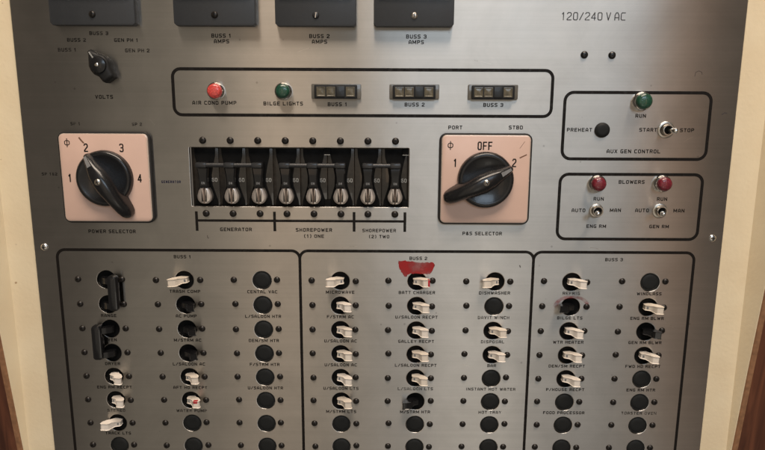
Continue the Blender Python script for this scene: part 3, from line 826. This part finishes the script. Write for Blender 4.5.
LAY = ['....RRL_', 'LrrrRR__', '________', 'LRRRRR__', 'RRRRRl__', 'L_RR____', 'RlRRR___', '_RrR____']
PROTO = {}
first_used = set()
def place(kind, x, z, label):
    if kind not in PROTO:
        PROTO[kind] = make_blank() if kind == '_' else make_breaker(1 if kind in 'Rr' else -1, 'white' if kind in 'RL' else 'bake')
        t = PROTO[kind]; t.location = (x*S, 0, z*S); t['label'] = label
    else: t = copy_tree(PROTO[kind], x, z, label)
    return t
DESC = {'R': 'white paddle breaker switched to the right', 'L': 'white paddle breaker switched to the left', 'r': 'black paddle breaker switched to the right', 'l': 'black paddle breaker switched to the left', '_': 'round black blank plug'}
for c in range(8):
    last = [n for n in NAMES[c] if n][-1]
    unnamed = 0
    for r in range(8):
        k = LAY[c][r]
        if k == '.': continue
        nm = NAMES[c][r]
        if nm:
            lb = DESC[k] + ' above the %s lettering' % nm
            if nm == 'U/SALOON AC': lb = DESC[k] + (', upper' if r == 2 else ', lower') + ' of two marked U/SALOON AC'
        else:
            below = r - max(i for i, n in enumerate(NAMES[c]) if n)
            lb = DESC[k] + {1: ' directly under the %s lettering', 2: ', second below the %s lettering', 3: ', third below the %s lettering'}[below] % last
        t = place(k, COLS[c], ROWZ[r], lb)
        # each screw sits a little differently, each handle leans a little differently
        for ch in [o for o in C.objects if o.parent == t]:
            if ch.name.startswith('mounting_screw'):
                ch.location.x += random.uniform(-.35, .35)*S; ch.location.z += random.uniform(-.4, .4)*S
                ch.rotation_euler.y = random.uniform(0, 6.28)
            if ch.name.startswith('handle'): ch.rotation_euler = (random.uniform(-.03, .03), random.uniform(-.06, .06), random.uniform(-.04, .04))
        if (c, r) == (4, 0):
            t['label'] = 'white paddle breaker with a red painted tip above the BATT CHARGER lettering'
            h = [o for o in C.objects if o.parent == t and o.name.startswith('handle')][0]
            bm = bm_new(); box(bm, 7.2, 8.75, -8.06, -4.8, -2.72, 2.72, .3); obj('painted_tip', bm, M['red_paint'], h)
        if (c, r) == (1, 5):
            t['label'] = 'white paddle breaker with a red painted top above the WATER PUMP lettering'
            h = [o for o in C.objects if o.parent == t and o.name.startswith('handle')][0]
            bm = bm_new(); box(bm, 3.9, 7.3, -7.98, -5.0, .8, 2.72, .3); obj('painted_mark', bm, M['red_paint'], h)

def double_breaker(sgn, r0, label, bx0, bx1):
    x, z = COLS[0], ROWZ[r0]
    t = thing('double_breaker', label, 'circuit breaker', x, z, 'two-pole tied black breakers')
    for k in (0, 1):
        dz = -19.05*k
        obj('breaker_body', body_bm(), M['void'], t, (0, 0, dz))
        bm = bm_new()
        loft(bm, [[(sgn*xx, y+s*1.6*0, zz) for y, zz in ((y0, -2.2), (y1, -2.2), (y1, 2.2), (y0, 2.2))] for xx, y0, y1, s in ((-3, 4, -1.2, 0), (-1.5, 4, -3.4, 0), (2, 2, -5.0, 0), (6, -3.0, -7.0, 0))])
        h = obj('handle', bm, M['bake'], t, (0, 0, dz))
        bm = bm_new(); prism(bm, [(-.7, -.9), (.7, -.9), (.7, .9), (-.7, .9)], -3.75-.9, -3.0); obj('legend', bm, M['mark'], h) if False else bm.free()
        for sx, sz in SCR: obj('mounting_screw', dome_screw_bm(), M['screw'], t, (sx, 0, dz+sz))
    bm = bm_new()
    prism(bm, rrect((bx0+bx1)/2, (4.6-19.05-3.2)/2, bx1-bx0, 19.05+7.8, 2.6, 5), -8.4, -3.2, 2.0)
    obj('tie_bridge', bm, M['bake'], t)
double_breaker(1, 0, 'two black breakers joined by a bar on the right above the RANGE lettering', 3.4, 10.6)
double_breaker(-1, 2, 'two black breakers joined by a bar on the left above the DRYER lettering', -11.2, -3.8)

# ------------------------------------------------------------------ light
w = bpy.data.worlds.new('World'); sc.world = w; w.use_nodes = True
bg = w.node_tree.nodes['Background']; bg.inputs['Color'].default_value = (1.0, .86, .72, 1); bg.inputs['Strength'].default_value = .12

def area(name, loc, target, sx, sy, power, col):
    l = bpy.data.lights.new(name, 'AREA'); l.shape = 'RECTANGLE'; l.size = sx; l.size_y = sy; l.energy = power; l.color = col
    o = bpy.data.objects.new(name, l); C.objects.link(o)
    o.location = loc; o.rotation_euler = (Vector(target)-Vector(loc)).to_track_quat('-Z', 'Y').to_euler()
    return o
area('overhead_key', (.12, -.85, 1.7), (.0, 0, -.1), 1.5, .6, 40, (1.0, .84, .69))  # added overhead key for diffuse light, kept clear of the steel's mirror reflection
area('room_bounce', (.0, -2.2, -.5), (.0, 0, -.5), 2.45, 2.6, 5.2, (1.0, .89, .72))  # added wide emitter standing in for wall bounce reflected by the steel
area('window_light', (.50, -2.0, .78), (.2, 0, 0), 1.06, .55, 8.0, (.66, .82, 1.0))
area('cabin_lamp', (-.40, -2.0, .05), (-.40, 0, .05), .26, .9, .44, (1.0, .66, .42))
area('side_lamp', (1.11, -2.0, -.05), (1.11, 0, -.05), .22, .9, .48, (1.0, .53, .29))
area('low_fill', (.38, -2.0, -1.05), (.38, 0, -1.05), .36, .7, .85, (1.0, .93, .82))  # added low fill: lit-floor bounce, strengthened to imitate the lower-centre glare

# ------------------------------------------------------------------ camera
cam = bpy.data.cameras.new('camera'); co = bpy.data.objects.new('camera', cam); C.objects.link(co)
p, ya, ro = 0.185570292, 0.00178743, -0.00472391
Rx = Matrix(((1, 0, 0), (0, math.cos(p), math.sin(p)), (0, -math.sin(p), math.cos(p))))
Rz = Matrix(((math.cos(ya), -math.sin(ya), 0), (math.sin(ya), math.cos(ya), 0), (0, 0, 1)))
Ry = Matrix(((math.cos(ro), 0, math.sin(ro)), (0, 1, 0), (-math.sin(ro), 0, math.cos(ro))))
R = Rz @ Rx @ Ry
X, Y, Z = R.col[0], R.col[1], R.col[2]
mw = Matrix((( X[0], Z[0], -Y[0], 0), (X[1], Z[1], -Y[1], -.44207), (X[2], Z[2], -Y[2], 0), (0, 0, 0, 1)))
co.matrix_world = mw
cam.sensor_fit = 'HORIZONTAL'; cam.sensor_width = 36; cam.lens = 620/765*36
cam.clip_start = .01; cam.clip_end = 50
sc.camera = co
sc.view_settings.view_transform = 'Standard'; sc.view_settings.look = 'None'
sc.view_settings.exposure = 0; sc.view_settings.gamma = 1
sc.render.engine = 'CYCLES'
sc.cycles.use_adaptive_sampling = False
sc.cycles.use_light_tree = False
sc.cycles.use_denoising = True
sc.cycles.denoising_prefilter = 'ACCURATE'
sc.cycles.max_bounces = 6
